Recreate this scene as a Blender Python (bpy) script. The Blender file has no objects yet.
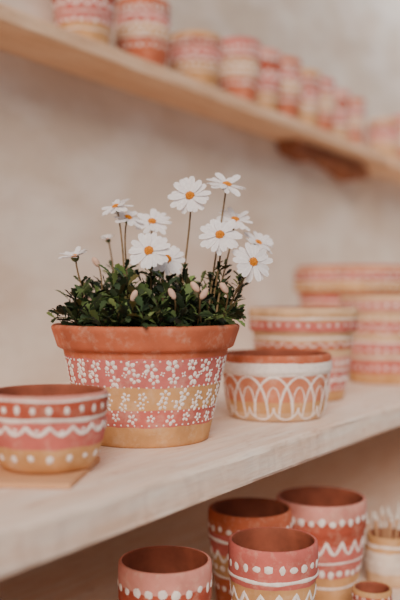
import bpy, bmesh, math, random
from mathutils import Vector, Matrix, noise
random.seed(7)
S=bpy.context.scene
F=833.3
CU,CV=0.8368,0.5475   # camera forward in (x,y)
ZM=-0.164; ZU=0.4127; ZUT=0.4395; ZL=-0.42
WALL=1.05

def P(px,py,d):
    a=(px-200)/F; b=(295-py)/F
    return Vector((d*(CU+CV*a), d*(CV-CU*a), d*b))
def at_v(px,v):
    a=(px-200)/F
    d=v/(CV-CU*a)
    return d*(CU+CV*a), d
def srgb(r,g,b):
    f=lambda c:(c/255/12.92) if c/255<=0.04045 else ((c/255+0.055)/1.055)**2.4
    return (f(r),f(g),f(b),1)

# ---------------- materials ----------------
def newmat(name,rough=0.8):
    m=bpy.data.materials.new(name); m.use_nodes=True
    nt=m.node_tree; b=nt.nodes['Principled BSDF']; b.inputs['Roughness'].default_value=rough
    b.inputs['Specular IOR Level'].default_value=0.3
    return m,nt,b
def N(nt,t,**k):
    n=nt.nodes.new(t)
    for a,v in k.items(): setattr(n,a,v)
    return n
def mix(nt,fac,c1,c2,mode='MIX'):
    n=N(nt,'ShaderNodeMix',data_type='RGBA',blend_type=mode)
    for s,v in ((0,fac),(6,c1),(7,c2)):
        if isinstance(v,(int,float,tuple)): n.inputs[s].default_value=v
        else: nt.links.new(v,n.inputs[s])
    return n.outputs[2]
def noise_tex(nt,scale,detail=4,vec=None,rough=0.5):
    n=N(nt,'ShaderNodeTexNoise'); n.inputs['Scale'].default_value=scale
    n.inputs['Detail'].default_value=detail; n.inputs['Roughness'].default_value=rough
    if vec is not None: nt.links.new(vec,n.inputs['Vector'])
    return n
def mapping(nt,scale):
    tc=N(nt,'ShaderNodeTexCoord'); mp=N(nt,'ShaderNodeMapping')
    mp.inputs['Scale'].default_value=scale
    nt.links.new(tc.outputs['Object'],mp.inputs['Vector']); return mp.outputs[0]
def ramp(nt,fac,stops,interp='LINEAR'):
    r=N(nt,'ShaderNodeValToRGB'); cr=r.color_ramp; cr.interpolation=interp
    while len(cr.elements)<len(stops): cr.elements.new(0.5)
    for e,(p,c) in zip(cr.elements,stops): e.position=p; e.color=c
    nt.links.new(fac,r.inputs[0]); return r.outputs[0]
def bump(nt,b,h,strength,dist=0.001):
    n=N(nt,'ShaderNodeBump'); n.inputs['Strength'].default_value=strength; n.inputs['Distance'].default_value=dist
    nt.links.new(h,n.inputs['Height']); nt.links.new(n.outputs[0],b.inputs['Normal'])

def simple(name,col,var=0.12,scale=60,rough=0.8,bs=0.2,bd=0.001):
    m,nt,b=newmat(name,rough)
    v=mapping(nt,(1,1,1)); n=noise_tex(nt,scale,5,v)
    dark=tuple(c*(1-var*2) for c in col[:3])+(1,); lite=tuple(min(1,c*(1+var)) for c in col[:3])+(1,)
    nt.links.new(ramp(nt,n.outputs[0],[(0.3,dark),(0.7,lite)]),b.inputs['Base Color'])
    bump(nt,b,n.outputs[0],bs,bd)
    return m
TERRA=srgb(194,104,72); PINK=srgb(198,104,94); OCH=srgb(206,154,102); CREAM=srgb(236,216,198); RED=srgb(174,80,58); LPINK=srgb(212,142,128); SAND=srgb(218,178,138)
M_paint=simple('white_paint',srgb(244,230,220),0.08,160,0.75,0.4,0.0006)
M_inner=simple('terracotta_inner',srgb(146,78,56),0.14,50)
def band_mat(name,H,bands):
    m,nt,b=newmat(name,0.85)
    tc=N(nt,'ShaderNodeTexCoord'); sp=N(nt,'ShaderNodeSeparateXYZ'); nt.links.new(tc.outputs['Object'],sp.inputs[0])
    nz=noise_tex(nt,45,3,tc.outputs['Object'])
    ma=N(nt,'ShaderNodeMath',operation='MULTIPLY_ADD'); nt.links.new(nz.outputs[0],ma.inputs[0]); ma.inputs[1].default_value=0.006; ma.inputs[2].default_value=-0.003
    ad=N(nt,'ShaderNodeMath',operation='ADD'); nt.links.new(ma.outputs[0],ad.inputs[0]); nt.links.new(sp.outputs[2],ad.inputs[1])
    dv=N(nt,'ShaderNodeMath',operation='DIVIDE'); nt.links.new(ad.outputs[0],dv.inputs[0]); dv.inputs[1].default_value=H*1.1
    stops=[(h/(H*1.1),c) for h,c in bands]
    col=ramp(nt,dv.outputs[0],stops,'CONSTANT')
    n2=noise_tex(nt,24,6,tc.outputs['Object'],0.6)
    var=ramp(nt,n2.outputs[0],[(0.3,(0.72,0.68,0.66,1)),(0.5,(0.95,0.94,0.93,1)),(0.7,(1.10,1.10,1.10,1))])
    col=mix(nt,1.0,col,var,'MULTIPLY')
    n3=noise_tex(nt,240,3,tc.outputs['Object'])
    n5=noise_tex(nt,60,6,tc.outputs['Object'],0.7)
    sp2=ramp(nt,n5.outputs[0],[(0.5,(0,0,0,1)),(0.75,(0.38,0.38,0.38,1))])
    col=mix(nt,sp2,col,srgb(232,204,178))
    nt.links.new(col,b.inputs['Base Color'])
    ad2=N(nt,'ShaderNodeMath',operation='MULTIPLY_ADD'); nt.links.new(n3.outputs[0],ad2.inputs[0]); ad2.inputs[1].default_value=.35; nt.links.new(n5.outputs[0],ad2.inputs[2])
    bump(nt,b,ad2.outputs[0],0.35,0.0010)
    return m

# ---------------- pot builder ----------------
def Rfun(outer):
    def R(h):
        if h<=outer[0][1]: return outer[0][0]
        for (r0,h0),(r1,h1) in zip(outer,outer[1:]):
            if h<=h1: return r0+(r1-r0)*((h-h0)/max(1e-9,h1-h0))
        return outer[-1][0]
    return R
class Deco:
    def __init__(s,bm,R): s.bm=bm; s.R=R
    def pt(s,th,h,l):
        r=s.R(h); dr=(s.R(h+0.001)-s.R(h-0.001))/0.002
        n=Vector((math.cos(th),math.sin(th),-dr)).normalized()
        return Vector((r*math.cos(th),r*math.sin(th),h))+n*l
    def blob(s,th,h,rx,ry,rot=0,n=10,lift=0.0007):
        r=s.R(h); bm=s.bm
        c=bm.verts.new(s.pt(th,h,lift)); rings=[]
        for k,l in ((0.65,lift*0.85),(1.0,-0.0001)):
            ring=[]
            for i in range(n):
                a=2*math.pi*i/n; j=1+random.uniform(-.14,.14)
                x=rx*k*j*math.cos(a); y=ry*k*j*math.sin(a)
                X=x*math.cos(rot)-y*math.sin(rot); Y=x*math.sin(rot)+y*math.cos(rot)
                ring.append(bm.verts.new(s.pt(th+X/r,h+Y,l)))
            rings.append(ring)
        for i in range(n):
            j=(i+1)%n
            f=bm.faces.new((c,rings[0][i],rings[0][j])); f.material_index=2; f.smooth=True
            f=bm.faces.new((rings[0][i],rings[1][i],rings[1][j],rings[0][j])); f.material_index=2; f.smooth=True
    def stroke(s,path,w,lift=0.0007,closed=False):
        bm=s.bm; rows=[]
        n=len(path); ph=random.uniform(0,6)
        for i,(th,h) in enumerate(path):
            p0=path[max(0,i-1)]; p1=path[min(n-1,i+1)]
            r=s.R(h); dx=(p1[0]-p0[0])*r; dy=p1[1]-p0[1]; L=math.hypot(dx,dy) or 1
            nx,ny=-dy/L,dx/L
            ww=w*(1+0.18*math.sin(i*.6+ph)+random.uniform(-.1,.1))
            row=[]
            for k,l in ((-1,-0.0001),(-.6,lift*.8),(0,lift),(.6,lift*.8),(1,-0.0001)):
                row.append(bm.verts.new(s.pt(th+nx*ww/2*k/r,h+ny*ww/2*k,l)))
            rows.append(row)
        for a,b in zip(rows,rows[1:]):
            for k in range(4):
                f=bm.faces.new((a[k],b[k],b[k+1],a[k+1])); f.material_index=2; f.smooth=True
    def dots(s,h,n,r,ph=0,ry=None):
        for i in range(n):
            s.blob(ph+2*math.pi*i/n+random.uniform(-.3,.3)/n, h+random.uniform(-.3,.3)*r, r*random.uniform(.75,1.15),(ry or r)*random.uniform(.75,1.15))
    def flowers(s,h,n,size,ph=0,pet=5,jit=0.25):
        for i in range(n):
            th=ph+2*math.pi*i/n+random.uniform(-1,1)*jit/n*3; hh=h+random.uniform(-1,1)*size*.25
            a0=random.uniform(0,6); sz=size*random.uniform(.82,1.12)
            for k in range(pet):
                a=a0+2*math.pi*k/pet+random.uniform(-.2,.2); q=sz*.58
                s.blob(th+q*math.cos(a)/s.R(hh),hh+q*math.sin(a),sz*.40*random.uniform(.85,1.1),sz*.31*random.uniform(.85,1.1),rot=a,n=8)
    def ring(s,h,w,seg=96):
        ph=random.uniform(0,6)
        s.stroke([(2*math.pi*i/seg,h+0.0005*math.sin(i*.3+ph)) for i in range(seg+1)],w)
    def scallop(s,h,n,amp,w,up=True,ph=0):
        k=14; path=[]
        for i in range(n*k+1):
            t=i/k; y=abs(math.sin(math.pi*t))*amp
            path.append((ph+2*math.pi*t/n, h+(y if up else -y)))
        s.stroke(path,w)
    def wave(s,h,n,amp,w,ph=0):
        k=12
        s.stroke([(ph+2*math.pi*i/k/n,h+amp*math.sin(2*math.pi*i/k)) for i in range(n*k+1)],w)
    def arches(s,h0,h1,n,w,wid=1.0,ph=0,up=True,p=2.0,e=.5):
        for i in range(n):
            th=ph+2*math.pi*i/n; half=math.pi/n*wid; path=[]
            for k in range(25):
                t=-math.cos(math.pi*k/24)
                y=max(0,1-abs(t)**p)**e
                path.append((th+half*t, h0+(h1-h0)*(y if up else 1-y)))
            s.stroke(path,w)

def densify(pts,step=0.004):
    out=[pts[0]]
    for a,b in zip(pts,pts[1:]):
        L=math.hypot(b[0]-a[0],b[1]-a[1]); n=max(1,int(L/step))
        for i in range(1,n+1): out.append((a[0]+(b[0]-a[0])*i/n,a[1]+(b[1]-a[1])*i/n))
    return out
def make_pot(name,loc,outer,bands,deco,thick=0.006,segs=96,rot=0,floor_h=0.008,parent=None):
    H=outer[-1][1]; R=Rfun(outer); bm=bmesh.new()
    ro=densify(outer)
    prof=[(0,outer[0][1]+0.0015),(outer[0][0]*.85,outer[0][1]+0.0015),(outer[0][0]*.9,outer[0][1])]+ro
    rt=outer[-1][0]
    prof+=[(rt-thick*.25,H+0.0012),(rt-thick*.75,H+0.0012)]
    nin=len(prof)
    inn=[(R(h)-thick*(1.0 if h>H*.8 else 1.1),h) for h in [H-0.001,H*.93,H*.85,H*.75,H*.6,H*.45,H*.3,H*.18,floor_h+.004]]
    mn=99; fixed=[]
    for r,h in inn: mn=min(mn,r); fixed.append((mn,h))
    prof+=fixed+[(fixed[-1][0]*.9,floor_h),(0,floor_h)]
    rings=[]
    for r,h in prof:
        if r==0: rings.append([bm.verts.new((0,0,h))])
        else:
            ring=[]
            for i in range(segs):
                a=2*math.pi*i/segs
                k=1+0.005*noise.noise(Vector((math.cos(a)*1.3,math.sin(a)*1.3,h*12+loc[0]*7)))
                ring.append(bm.verts.new((r*k*math.cos(a),r*k*math.sin(a),h)))
            rings.append(ring)
    for q,(A,B) in enumerate(zip(rings,rings[1:])):
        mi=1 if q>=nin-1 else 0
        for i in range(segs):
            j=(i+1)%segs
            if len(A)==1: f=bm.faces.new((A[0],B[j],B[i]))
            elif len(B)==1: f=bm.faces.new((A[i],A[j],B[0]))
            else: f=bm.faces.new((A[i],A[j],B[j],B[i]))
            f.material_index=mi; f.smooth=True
    if deco: deco(Deco(bm,R))
    me=bpy.data.meshes.new(name); bm.to_mesh(me); bm.free()
    ob=bpy.data.objects.new(name,me); S.collection.objects.link(ob)
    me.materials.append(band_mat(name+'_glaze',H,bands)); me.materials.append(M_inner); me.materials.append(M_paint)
    ob.location=loc; ob.rotation_euler=(0,0,rot)
    if parent: ob.parent=parent
    return ob

# ---------------- room ----------------
def wall_mat():
    m,nt,b=newmat('plaster',0.95)
    v=mapping(nt,(1,1,1)); n1=noise_tex(nt,1.6,4,v,0.55); n2=noise_tex(nt,7,5,mapping(nt,(.7,1,1.2)),0.6)
    n4=noise_tex(nt,6,3,mapping(nt,(.7,1,1.3)))
    c=ramp(nt,n1.outputs[0],[(0.3,srgb(204,182,162)),(0.7,srgb(218,200,182))])
    c=mix(nt,ramp(nt,n2.outputs[0],[(0.42,(0,0,0,1)),(0.66,(.7,.7,.7,1))]),c,srgb(230,218,206))
    nt.links.new(c,b.inputs['Base Color'])
    ad=N(nt,'ShaderNodeMath',operation='MULTIPLY_ADD'); nt.links.new(n4.outputs[0],ad.inputs[0]); ad.inputs[1].default_value=2; nt.links.new(n2.outputs[0],ad.inputs[2])
    bump(nt,b,ad.outputs[0],0.5,0.010)
    return m
def wood_mat(name,c0,c1,c2,chip=.6):
    m,nt,b=newmat(name,0.7)
    v=mapping(nt,(1.4,12,12)); n1=noise_tex(nt,5,6,v,0.65)
    v2=mapping(nt,(5,70,70)); n2=noise_tex(nt,5,5,v2,0.65)
    c=ramp(nt,n1.outputs[0],[(0.3,c0),(0.5,c1),(0.7,c2)])
    g=ramp(nt,n2.outputs[0],[(0.3,(0.8,0.76,0.73,1)),(0.5,(.98,.97,.96,1)),(0.7,(1.03,1.03,1.03,1))])
    c=mix(nt,0.7,c,g,'MULTIPLY')
    n3=noise_tex(nt,18,8,mapping(nt,(1,2.5,2.5)),0.75)
    c=mix(nt,ramp(nt,n3.outputs[0],[(0.58,(0,0,0,1)),(0.66,(chip,chip,chip,1))]),c,srgb(200,150,118))
    nt.links.new(c,b.inputs['Base Color'])
    ad=N(nt,'ShaderNodeMath',operation='ADD'); nt.links.new(n2.outputs[0],ad.inputs[0]); nt.links.new(n3.outputs[0],ad.inputs[1])
    bump(nt,b,ad.outputs[0],0.5,0.0015)
    return m
M_wall=wall_mat()
M_shelf=wood_mat('pale_wood',srgb(236,202,176),srgb(243,218,198),srgb(249,234,220),.5)
M_shelf2=wood_mat('pale_wood_upper',srgb(214,170,132),srgb(228,188,152),srgb(240,208,176))
M_dark=wood_mat('red_brown_wood',srgb(116,64,42),srgb(150,92,62),srgb(178,118,84),0)
M_board=wood_mat('tan_board',srgb(196,138,96),srgb(210,156,114),srgb(222,176,136),.3)
def box(name,x0,x1,y0,y1,z0,z1,mat,bev=0.0,nx=1,jit=0,parent=None):
    bm=bmesh.new(); rows=[]
    b=bev
    sec=[(y0+b,z0),(y1,z0),(y1,z1),(y0+b,z1),(y0+b*.3,z1-b*.3),(y0,z1-b),(y0,z0+b),(y0+b*.3,z0+b*.3)] if b else [(y0,z0),(y1,z0),(y1,z1),(y0,z1)]
    for i in range(nx+1):
        x=x0+(x1-x0)*i/nx
        row=[]
        for k,(y,z) in enumerate(sec):
            if jit and k>=3:
                d=noise.noise(Vector((x*9,k*1.1,z*5)))*jit+noise.noise(Vector((x*55,k*2.1,0)))*jit*.45
                y+=d
                if k!=3: z-=abs(d)*.5 if z>(z0+z1)/2 else -abs(d)*.5
            row.append(bm.verts.new((x,y,z)))
        rows.append(row)
    n=len(sec)
    for A,B in zip(rows,rows[1:]):
        for k in range(n): bm.faces.new((A[k],B[k],B[(k+1)%n],A[(k+1)%n]))
    bm.faces.new(rows[0][::-1]); bm.faces.new(rows[-1])
    bmesh.ops.recalc_face_normals(bm,faces=bm.faces)
    me=bpy.data.meshes.new(name); bm.to_mesh(me); bm.free(); me.materials.append(mat)
    ob=bpy.data.objects.new(name,me); S.collection.objects.link(ob)
    if parent: ob.parent=parent
    return ob
box('wall_back',-1.5,6.0,WALL,WALL+0.1,-1.2,1.6,M_wall)
box('floor',-1.5,6.0,-2.5,WALL,-1.25,-1.2,simple('floor_tile',srgb(140,106,82),0.1,4))
def empty(name,loc=(0,0,0)):
    e=bpy.data.objects.new(name,None); S.collection.objects.link(e); e.location=loc; e.empty_display_size=0.05; return e
box('wooden_shelf',-.6,4.6,.435,WALL,ZM-.036,ZM,M_shelf,0.005,400,0.0030)
box('storage_shelf',-.6,4.6,.34,WALL,ZL-.036,ZL,M_shelf,0.004,200,0.0018)
xj,_=at_v(372,1.0)
box('wooden_ledge',-.6,xj,.9356,WALL,ZU,ZUT,M_shelf2,0.003,200,0.0014)
box('wooden_ledge.001',xj+.004,4.8,.925,WALL,ZU-.006,ZUT,M_shelf2,0.003,90,0.0014)
xa,_=at_v(292,1.0); xb,_=at_v(366,1.0)
bm=bmesh.new()
pts=[(xa,ZU-.0005),(xa+.02,ZU-.035),(xa+.12,ZU-.045),(xa+.2,ZU-.03),((xa+xb)/2+.05,ZU-.042),(xb-.1,ZU-.065),(xb-.02,ZU-.05),(xb-.01,ZU-.0005)]
fr=[bm.verts.new((x,.985+.012*math.sin(i*2),z)) for i,(x,z) in enumerate(pts)]
bk=[bm.verts.new((x,WALL,z)) for x,z in pts]
bm.faces.new(fr); bm.faces.new(bk[::-1])
for i in range(len(pts)):
    j=(i+1)%len(pts); bm.faces.new((fr[i],bk[i],bk[j],fr[j]))
bmesh.ops.recalc_face_normals(bm,faces=bm.faces)
bmesh.ops.bevel(bm,geom=bm.edges[:],offset=.003,segments=2,affect='EDGES')
me=bpy.data.meshes.new('shelf_bracket'); bm.to_mesh(me); bm.free(); me.materials.append(M_dark)
o=bpy.data.objects.new('shelf_bracket',me); S.collection.objects.link(o)

# ---------------- main pot + daisies ----------------
pc=P(146,435,.96)
daisy=empty('potted_daisies',(pc.x,pc.y,ZM))
H0=.130
main_outer=[(.070,0),(.0722,.002),(.0945,.1035),(.0985,.1045),(.101,.1065),(.1075,.126),(.1078,.1285),(.107,H0)]
def dm(d):
    d.flowers(.0875,26,.0080,0); d.flowers(.0745,25,.0080,.12); d.flowers(.0805,27,.0036,.05,4)
    d.dots(.0940,70,.0013); d.dots(.0665,70,.0013,.02)
    d.flowers(.0565,25,.0068,0); d.flowers(.0465,26,.0064,.11); d.dots(.0515,40,.0015,.04)
    d.flowers(.0320,26,.0062,0); d.dots(.0402,70,.0013); d.dots(.0250,64,.0013)
make_pot('flower_pot',(0,0,0),main_outer,[(0,OCH),(.022,PINK),(.041,OCH),(.0655,srgb(202,110,104)),(.0965,TERRA)],dm,.007,128,parent=daisy)
def disc(name,r,z,mat,parent):
    bm=bmesh.new(); rings=[]
    for k in range(9):
        ring=[bm.verts.new((r*k/8*math.cos(2*math.pi*i/48),r*k/8*math.sin(2*math.pi*i/48),z+.004*noise.noise(Vector((k*.9,i*.7,0)))+.008*(1-k/8))) for i in range(48)]
        rings.append(ring)
    for A,B in zip(rings,rings[1:]):
        for i in range(48): bm.faces.new((A[i],B[i],B[(i+1)%48],A[(i+1)%48]))
    me=bpy.data.meshes.new(name); bm.to_mesh(me); bm.free(); me.materials.append(mat)
    ob=bpy.data.objects.new(name,me); S.collection.objects.link(ob); ob.parent=parent
disc('soil',.095,.112,simple('soil_dark',srgb(62,46,36),.3,120,.95,.8,.004),daisy)

mL,nt,b=newmat('leaf',0.6)
at=N(nt,'ShaderNodeVertexColor',layer_name='Col'); nt.links.new(at.outputs[0],b.inputs['Base Color'])
b.inputs['Specular IOR Level'].default_value=.35
tr=N(nt,'ShaderNodeBsdfTranslucent'); nt.links.new(at.outputs[0],tr.inputs[0]); ms=N(nt,'ShaderNodeMixShader'); ms.inputs[0].default_value=.35
nt.links.new(b.outputs[0],ms.inputs[1]); nt.links.new(tr.outputs[0],ms.inputs[2]); nt.links.new(ms.outputs[0],nt.nodes['Material Output'].inputs[0])
mP,nt,b=newmat('petal',0.6)
nn=noise_tex(nt,300,2,mapping(nt,(1,1,1))); nt.links.new(ramp(nt,nn.outputs[0],[(.3,srgb(238,232,232)),(.7,srgb(252,248,247))]),b.inputs['Base Color'])
b.inputs['Subsurface Weight'].default_value=.15; b.inputs['Subsurface Radius'].default_value=(.004,.004,.004)
tr=N(nt,'ShaderNodeBsdfTranslucent'); tr.inputs[0].default_value=srgb(250,240,238); ms=N(nt,'ShaderNodeMixShader'); ms.inputs[0].default_value=.25
nt.links.new(b.outputs[0],ms.inputs[1]); nt.links.new(tr.outputs[0],ms.inputs[2]); nt.links.new(ms.outputs[0],nt.nodes['Material Output'].inputs[0])
mC=simple('disc_orange',srgb(238,144,30),.25,900,.7,.5,.0005)
mS=simple('stem',srgb(122,98,66),.2,150,.6)
mG=simple('calyx',srgb(104,112,72),.2,150,.6)
mB=simple('bud',srgb(206,168,146),.12,200,.7)

loc0=Vector(daisy.location)
def tube(bm,path,r0,r1,mi,seg=7):
    rings=[]
    for i,p in enumerate(path):
        t=(path[min(i+1,len(path)-1)]-path[max(i-1,0)]).normalized()
        r=r0+(r1-r0)*i/(len(path)-1)
        u=Vector((1,0,0))-t*t.x; u.normalize(); w=t.cross(u)
        rings.append([bm.verts.new(p+(u*math.cos(2*math.pi*k/seg)+w*math.sin(2*math.pi*k/seg))*r) for k in range(seg)])
    for A,B in zip(rings,rings[1:]):
        for k in range(seg):
            f=bm.faces.new((A[k],A[(k+1)%seg],B[(k+1)%seg],B[k])); f.material_index=mi; f.smooth=True
def bez(a,b,c,d,n=14):
    return [a*(1-t)**3+b*3*t*(1-t)**2+c*3*t*t*(1-t)+d*t**3 for t in [i/n for i in range(n+1)]]
RIGHT=Vector((CV,-CU,0)); FWD=Vector((CU,CV,0)); UP=Vector((0,0,1))
gb=bmesh.new(); cl=gb.loops.layers.color.new('Col')
greens=[(142,158,124),(156,172,130),(120,140,110),(174,188,146),(144,160,132),(186,196,156),(154,148,112),(130,148,122)]
def leaf(p,d,L,W,col):
    d=d.normalized(); s=d.cross(UP)
    if s.length<.1: s=d.cross(RIGHT)
    s.normalize(); rt=random.uniform(-.9,.9); n=s.cross(d); s=(s*math.cos(rt)+n*math.sin(rt)); n=s.cross(d)
    cv=random.uniform(-.2,.5); rows=[]
    for t,w in ((0,.12),(.22,.20),(.38,.52),(.46,.40),(.62,.95),(.70,.66),(.84,.85),(.94,.45),(1.0,.08)):
        c=p+d*L*t-n*(cv*L*t*t)
        rows.append([gb.verts.new(c+s*k*w*W/2+n*abs(k)*w*W*.16) for k in (-1,0,1)])
    for A,B in zip(rows,rows[1:]):
        for k in range(2):
            f=gb.faces.new((A[k],A[k+1],B[k+1],B[k])); f.smooth=True
            for lp in f.loops: lp[cl]=col
def rc():
    g=random.choice(greens); j=random.uniform(.62,1.15); return srgb(*[min(255,x*j) for x in g])
fb=bmesh.new()
def daisy_head(c,n,R,npet,cup,cr=.22):
    n=n.normalized(); u=n.orthogonal().normalized(); w=n.cross(u)
    a0=random.uniform(0,6)
    for i in range(npet):
        a=a0+2*math.pi*(i+random.uniform(-.28,.28))/npet
        L=R*random.uniform(.88,1.1); W=R*random.uniform(.29,.36)
        dr=u*math.cos(a)+w*math.sin(a); sd=n.cross(dr)
        cp=cup+random.uniform(-.18,.16); dp=random.uniform(-.05,.4); tw=random.uniform(-.35,.35)
        lay=(i%2)*.0008
        rows=[]
        for q,(t,ww) in enumerate([(.12,.35),(.3,.62),(.5,.9),(.7,1.0),(.86,.88),(.96,.55),(1.0,.25)]):
            rad=L*t; hgt=L*(math.sin(cp)*t - dp*t*t*.6)+lay
            base=c+dr*(rad*math.cos(cp))+n*hgt
            row=[]
            for k in (-1,-.5,0,.5,1):
                off=sd*(k*ww*W/2); dz=(-.0008 if abs(k)==.5 else (.0006 if k==0 else .0001))*ww*R/.02 + k*ww*W/2*tw
                nick= -L*.04 if (q==6 and k in(-.5,.5)) else 0
                row.append(fb.verts.new(base+off+n*dz+dr*nick))
            rows.append(row)
        for A,B in zip(rows,rows[1:]):
            for k in range(4):
                f=fb.faces.new((A[k],A[k+1],B[k+1],B[k])); f.material_index=0; f.smooth=True
    rc_=R*cr
    for i in range(60):
        rr=rc_*math.sqrt((i+.5)/60); a=i*2.39996
        p=c+u*rr*math.cos(a)+w*rr*math.sin(a)+n*(.0012+rc_*.45*(1-(rr/rc_)**2))
        res=bmesh.ops.create_icosphere(fb,subdivisions=1,radius=rc_*.15,matrix=Matrix.Translation(p))
        for v in res['verts']:
            for f in v.link_faces: f.material_index=1; f.smooth=True
    rings=[]
    for t,r in ((-.30,.10),(-.22,.2),(-.1,.27),(.02,.25)):
        rings.append([fb.verts.new(c+n*R*t+(u*math.cos(k*math.pi/6)+w*math.sin(k*math.pi/6))*R*r) for k in range(12)])
    for A,B in zip(rings,rings[1:]):
        for k in range(12):
            f=fb.faces.new((A[k],A[(k+1)%12],B[(k+1)%12],B[k])); f.material_index=3; f.smooth=True
    f=fb.faces.new(rings[0][::-1]); f.material_index=3
heads=[(190,196,.95,21,(-.1,.35,1),17,.05,178),
(227,185,.97,21,(.2,.9,.5),17,.10,208),
(220,235,.925,21,(-.15,.45,1),17,.05,208),
(235,220,.985,19,(.15,.8,.65),16,.1,216),
(253,262,.925,21,(.35,.2,1),17,.05,226),
(149,251,.915,22,(-.15,.4,1),17,.05,152),
(152,222,.99,19,(.1,.7,.75),16,.1,160),
(116,207,.97,17,(-.3,.85,.45),16,.12,124),
(128,218,.98,18,(.35,.8,.45),15,.1,130),
(75,257,.95,16,(-.15,.9,.3),15,.4,94),
(258,243,.99,18,(.4,.75,.45),16,.2,228),
(167,259,.95,19,(.35,.4,.9),16,.1,164),
(108,240,1.03,10,(-.3,.9,.3),11,.6,116)]
for px,py,d,rp,nn_,npet,cup,rootx in heads:
    c=P(px,py,d)-loc0; n=(RIGHT*nn_[0]+UP*nn_[1]-FWD*nn_[2]).normalized(); R=rp/F*d
    daisy_head(c,n,R,npet,cup)
    root=P(rootx,318,.95+random.uniform(-.02,.03))-loc0; root.z=.112
    e1=c-n*R*.28
    bend=e1-(n*.02+UP*.018)
    path=bez(root,root+UP*.045+RIGHT*random.uniform(-.006,.006),bend,e1,18)
    tube(fb,path,.0014,.0010,2)
    for k in range(3,14):
        if path[k].z<.195:
            for q in range(2):
                aa=random.uniform(0,6.28); leaf(path[k],Vector((math.cos(aa),math.sin(aa),random.uniform(.5,1.3))),random.uniform(.014,.020),random.uniform(.005,.007),rc())
for px,py,d,rx in ((195,287,.88,196),(172,294,.885,172),(96,262,.98,104),(224,288,.89,218),(134,296,.885,136),(204,294,.88,203),(88,300,.93,94)):
    c=P(px,py,d)-loc0
    ax=(UP+RIGHT*random.uniform(-.9,.9)).normalized(); q=ax.to_track_quat('Z','Y').to_matrix().to_4x4()
    res=bmesh.ops.create_uvsphere(fb,u_segments=10,v_segments=8,radius=.0046,matrix=Matrix.Translation(c)@q@Matrix.Diagonal((.8,.8,1.5,1)))
    for v in res['verts']:
        for f in v.link_faces: f.material_index=4; f.smooth=True
    root=P(rx,320,min(d+.05,.99))-loc0; root.z=.112
    tube(fb,bez(root,root+UP*.012,c-ax*.014,c-ax*.005,8),.0011,.0009,2)
me=bpy.data.meshes.new('daisy_flowers'); fb.to_mesh(me); fb.free()
for m in (mP,mC,mS,mG,mB): me.materials.append(m)
o=bpy.data.objects.new('daisy_flowers',me); S.collection.objects.link(o); o.parent=daisy

stemc=srgb(120,108,76)
for i in range(120):
    rr=.088*math.sqrt(random.random()); a=random.uniform(0,2*math.pi)
    base=Vector((rr*.8*math.cos(a),rr*.8*math.sin(a),.112))
    out=Vector((math.cos(a),math.sin(a),0))
    hgt=(.066*(1-(rr/.120)**2)+.008)*random.uniform(.6,1.14)
    top=base+out*(rr*.2+random.uniform(0,.008))+UP*hgt+Vector((random.uniform(-.006,.006),random.uniform(-.006,.006),0))
    path=bez(base,base+UP*hgt*.4,top-UP*hgt*.4,top,6)
    for k in range(6):
        p,q=path[k],path[k+1]; s=(q-p).cross(out).normalized()*.0008
        for sv in (s,(q-p).cross(s).normalized()*.0008):
            vs=[gb.verts.new(x) for x in (p-sv,p+sv,q+sv,q-sv)]
            f=gb.faces.new(vs)
            for lp in f.loops: lp[cl]=stemc
    for k in range(13):
        t=.25+.75*k/12; idx=min(5,int(t*6)); p=path[idx].lerp(path[idx+1],t*6-idx if idx<5 else min(1,t*6-5))
        aa=k*2.4+i
        d=Vector((math.cos(aa),math.sin(aa),random.uniform(.1,1.0)+(.9 if k>9 else 0)))
        leaf(p,d,random.uniform(.015,.024),random.uniform(.007,.0115),rc())
for th in [math.radians(x) for x in (135,142,160,180,195,205,215,225,238,250,262,275,288,296,302,308,315,330)]:
    out=Vector((math.cos(th),math.sin(th),0))
    b0=out*.085+UP*.122
    t1=out*.103+UP*random.uniform(.132,.138)
    path=bez(b0,b0+UP*.018,t1+UP*.008,t1,6)
    for k in range(11):
        p=path[min(6,k//2+1)]
        d=out*random.uniform(.0,.8)+Vector((random.uniform(-1,1),random.uniform(-1,1),0))*.7+UP*random.uniform(-.2,.8)
        leaf(p+UP*.002,d,random.uniform(.012,.018),random.uniform(.007,.010),rc())
me=bpy.data.meshes.new('foliage'); gb.to_mesh(me); gb.free(); me.materials.append(mL)
o=bpy.data.objects.new('foliage',me); S.collection.objects.link(o); o.parent=daisy

# ---------------- other pots on main shelf ----------------
def place(px,d): p=P(px,295,d); return p.x,p.y
x,y=place(40,.775)
bt=.005
bd=box('wooden_board',-.085,.046,-.070,.050,0,bt,M_board,.0015,8,.0006); bd.location=(x,y,ZM); bd.rotation_euler=(0,0,math.radians(-62))
x,y=place(48,.775)
o1=[(.036,0),(.040,.001),(.0455,.008),(.0505,.022),(.053,.034),(.0535,.044),(.0525,.048),(.0535,.050),(.0555,.0525),(.0558,.067),(.055,.0695)]
def d1(d):
    d.scallop(.0435,16,.0068,.0030,up=False); d.ring(.0492,.0036); d.dots(.0400,16,.0018,.2)
    d.dots(.015,18,.0032,.1); d.dots(.0585,24,.0026,0,.0036); d.ring(.0665,.0018)
make_pot('painted_bowl',(x,y,ZM+bt),o1,[(0,OCH),(.024,PINK),(.051,RED),(.0655,LPINK)],d1,.004)
x,y=place(276,1.129)
o2=[(.056,0),(.061,.0015),(.066,.012),(.0695,.030),(.0715,.050),(.072,.062),(.0735,.0635),(.0745,.066),(.0745,.082),(.0735,.085)]
def d2(d):
    d.arches(.008,.059,13,.0028,1.55,0,True); d.arches(.004,.020,13,.0022,1.0,math.pi/13,False); d.arches(.022,.046,13,.0014,.5,0,True)
    for q in (.062,.065,.068,.071,.074): d.ring(q,.0042)
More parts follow.
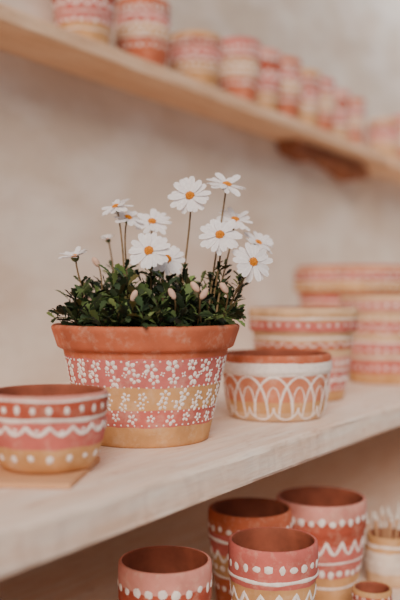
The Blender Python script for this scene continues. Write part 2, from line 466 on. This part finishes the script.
make_pot('painted_low_pot',(x,y,ZM),o2,[(0,SAND),(.012,OCH),(.026,srgb(202,124,92)),(.060,CREAM),(.0765,TERRA)],d2,.005,rot=.2)
x,y=place(303,1.33)
o3=[(.060,0),(.064,.002),(.078,.085),(.079,.104),(.0815,.106),(.085,.109),(.0865,.139),(.0855,.143)]
def d3(d):
    d.ring(.128,.003); d.dots(.118,34,.0025); d.ring(.098,.0025); d.dots(.060,36,.0030,0,.004); d.ring(.034,.004); d.wave(.088,26,.0026,.0018)
    d.dots(.020,34,.0028); d.ring(.048,.002); d.arches(.026,.04,20,.0016)
make_pot('painted_tall_pot',(x,y,ZM),o3,[(0,OCH),(.016,PINK),(.046,LPINK),(.070,SAND),(.080,TERRA),(.092,SAND),(.108,PINK),(.124,OCH),(.134,SAND)],d3,.006)
x,y=place(384,1.58)
o4=[(.060,0),(.064,.002),(.072,.050),(.076,.054),(.077,.075),(.074,.078),(.072,.082),(.078,.130),(.082,.134),(.084,.158),(.083,.162)]
def d4(d):
    d.dots(.063,30,.0032); d.ring(.05,.003); d.dots(.030,30,.003,0,.004); d.ring(.078,.003); d.wave(.104,22,.004,.0022); d.dots(.146,30,.0034); d.dots(.121,32,.0026); d.ring(.09,.0025)
make_pot('stacked_painted_pots',(x,y,ZM),o4,[(0,OCH),(.02,PINK),(.045,SAND),(.055,PINK),(.078,OCH),(.095,PINK),(.115,SAND),(.134,LPINK),(.154,SAND)],d4,.006)
x,y=place(353,1.95)
o5=[(.10,0),(.104,.003),(.125,.165),(.130,.170),(.137,.173),(.138,.190),(.136,.194),(.137,.20),(.138,.216),(.130,.226),(.128,.230)]
def d5(d):
    d.dots(.208,40,.004); d.ring(.196,.003); d.dots(.181,40,.0035); d.ring(.15,.004); d.wave(.12,24,.006,.003)
make_pot('large_painted_pot',(x,y,ZM),o5,[(0,OCH),(.05,PINK),(.10,SAND),(.14,PINK),(.168,OCH),(.195,PINK),(.216,SAND),(.222,TERRA)],d5,.008)

# ---------------- upper shelf pots ----------------
up=[(84,.990,35,-16),(143,.990,28,6),(195,.990,29,39),(238,.99,23,44),(260,.99,22,54),(281,.99,22,62),(302,.993,19,74),(318,.993,17,82),(335,.995,15,93),(351,.995,14,101),(384,.99,20,122),(406,.99,20,118)]
sch=[
 ([(0,OCH),(.30,PINK),(.62,RED),(.85,LPINK)],0),
 ([(0,TERRA),(.42,OCH),(.62,PINK),(.82,TERRA)],1),
 ([(0,OCH),(.45,PINK),(.72,RED),(.9,OCH)],2),
 ([(0,TERRA),(.4,OCH),(.7,PINK)],1)]
def genpot(name,x,y,z,r,h,k,thick=.004,lo=0,round_=False):
    ba,kind=sch[k%4]
    if round_:
        outer=[(r*.66,lo),(r*.74,lo+.0015),(r*.88,h*.22),(r*.98,h*.45),(r*1.0,h*.62),(r*.97,h*.74),(r*.93,h*.78),(r*.97,h*.81),(r*.99,h*.95),(r*.97,h)]
    else:
        outer=[(r*.70,lo),(r*.76,lo+.0015),(r*.90,h*.45),(r*.95,h*.66),(r*.95,h*.70),(r*.99,h*.73),(r,h*.95),(r*.985,h)]
    def dd(d):
        n=max(14,int(2*math.pi*r/.014))
        if kind==0:
            d.dots(h*.85,n,h*.036); d.scallop(h*.66,n//2+3,h*.12,h*.03,up=False); d.ring(h*.45,h*.02); d.dots(h*.34,n,h*.035); d.ring(h*.2,h*.02)
        elif kind==1:
            d.ring(h*.76,h*.03); d.dots(h*.86,n,h*.034); d.scallop(h*.66,n//2+4,h*.09,h*.03,up=False); d.dots(h*.50,n,h*.035); d.ring(h*.42,h*.025); d.dots(h*.3,n,h*.03)
        else:
            d.flowers(h*.84,n,h*.06,pet=4); d.scallop(h*.6,n//2+3,h*.12,h*.03,up=False); d.dots(h*.38,n,h*.036); d.ring(h*.28,h*.02); d.ring(h*.7,h*.025)
    return make_pot(name,(x,y,z),outer,[(q*h,c) for q,c in ba],dd,thick,72)
for k,(px,v,rp,top) in enumerate(up):
    x,d=at_v(px,v); r=min(.0575 if k<3 else .052,rp/F*d)
    h=(295-top)/F*d-ZUT
    genpot('small_painted_pot',x,v,ZUT,r,h,k,round_=(k in (1,2,4,5,7,10)))
# ---------------- lower shelf pots ----------------
lowp=[(165,.886,47,560,0),(250,1.103,42,508,1),(273,.955,45,540,3),(321,1.163,45,497,0),(372,1.06,20,588,2)]
for k,(px,d,rp,ry,kk) in enumerate(lowp):
    x,y=place(px,d); r=rp/F*d; z=(295-ry)/F*d
    genpot('painted_cup',x,y,ZL,r,z-ZL,kk,.0045)
x,y=place(388,1.22)
jar=empty('brush_jar',(x,y,ZL))
oj=[(.026,0),(.030,.002),(.034,.03),(.034,.05),(.030,.06),(.031,.068),(.031,.07)]
make_pot('jar',(0,0,0),oj,[(0,SAND),(.02,CREAM),(.05,OCH)],lambda d:(d.dots(.035,16,.002),d.ring(.058,.003)),.003,48,parent=jar)
sb=bmesh.new()
for i in range(16):
    a=i*2.4; r=.02*math.sqrt((i+.5)/16)
    p=Vector((r*math.cos(a)*.6,r*math.sin(a)*.6,.010)); q=Vector((r*math.cos(a)*1.5,r*math.sin(a)*1.5,.075+.02*random.random()))
    tube(sb,[p,p.lerp(q,.5),q,q+(q-p)*.08],.0016,.0012,0)
    tube(sb,[q+(q-p)*.08,q+(q-p)*.14,q+(q-p)*.22],.0024,.0008,1)
me=bpy.data.meshes.new('brushes'); sb.to_mesh(me); sb.free(); me.materials.append(M_board); me.materials.append(simple('bristle',srgb(230,215,200),.1,200))
o=bpy.data.objects.new('brushes',me); S.collection.objects.link(o); o.parent=jar

# ---------------- light ----------------
w=bpy.data.worlds.new('World'); S.world=w; w.use_nodes=True
bg=w.node_tree.nodes['Background']; bg.inputs[0].default_value=(.90,.90,.97,1); bg.inputs[1].default_value=.40
def sun(name,dirv,col,st,ang):
    l=bpy.data.lights.new(name,'SUN'); l.energy=st; l.color=col; l.angle=math.radians(ang)
    o=bpy.data.objects.new(name,l); S.collection.objects.link(o)
    o.rotation_euler=Vector(dirv).to_track_quat('-Z','Y').to_euler()
sun('sun',(.74,.44,-.52),(1,.90,.80),3.5,28)
def area(name,loc,target,sx,sy,en,col):
    l=bpy.data.lights.new(name,'AREA'); l.shape='RECTANGLE'; l.size=sx; l.size_y=sy; l.energy=en; l.color=col
    o=bpy.data.objects.new(name,l); S.collection.objects.link(o); o.location=loc
    o.rotation_euler=(Vector(target)-Vector(loc)).to_track_quat('-Z','Y').to_euler()
area('upper_wall_cool_fill',(2.9,.80,1.45),(3.0,1.05,.75),1.6,.15,12,(.76,.88,1.0))  # added cool fill, no real fixture; brightens the wall above the ledge

cam=bpy.data.cameras.new('camera'); co=bpy.data.objects.new('camera',cam); S.collection.objects.link(co)
cam.lens=50; cam.sensor_width=36; cam.shift_y=-5/600
co.location=(0,0,0); co.rotation_euler=(math.radians(90),0,-math.atan2(CU,CV))
cam.clip_start=.02
cam.dof.use_dof=True; cam.dof.focus_distance=.91; cam.dof.aperture_fstop=2.3
S.camera=co
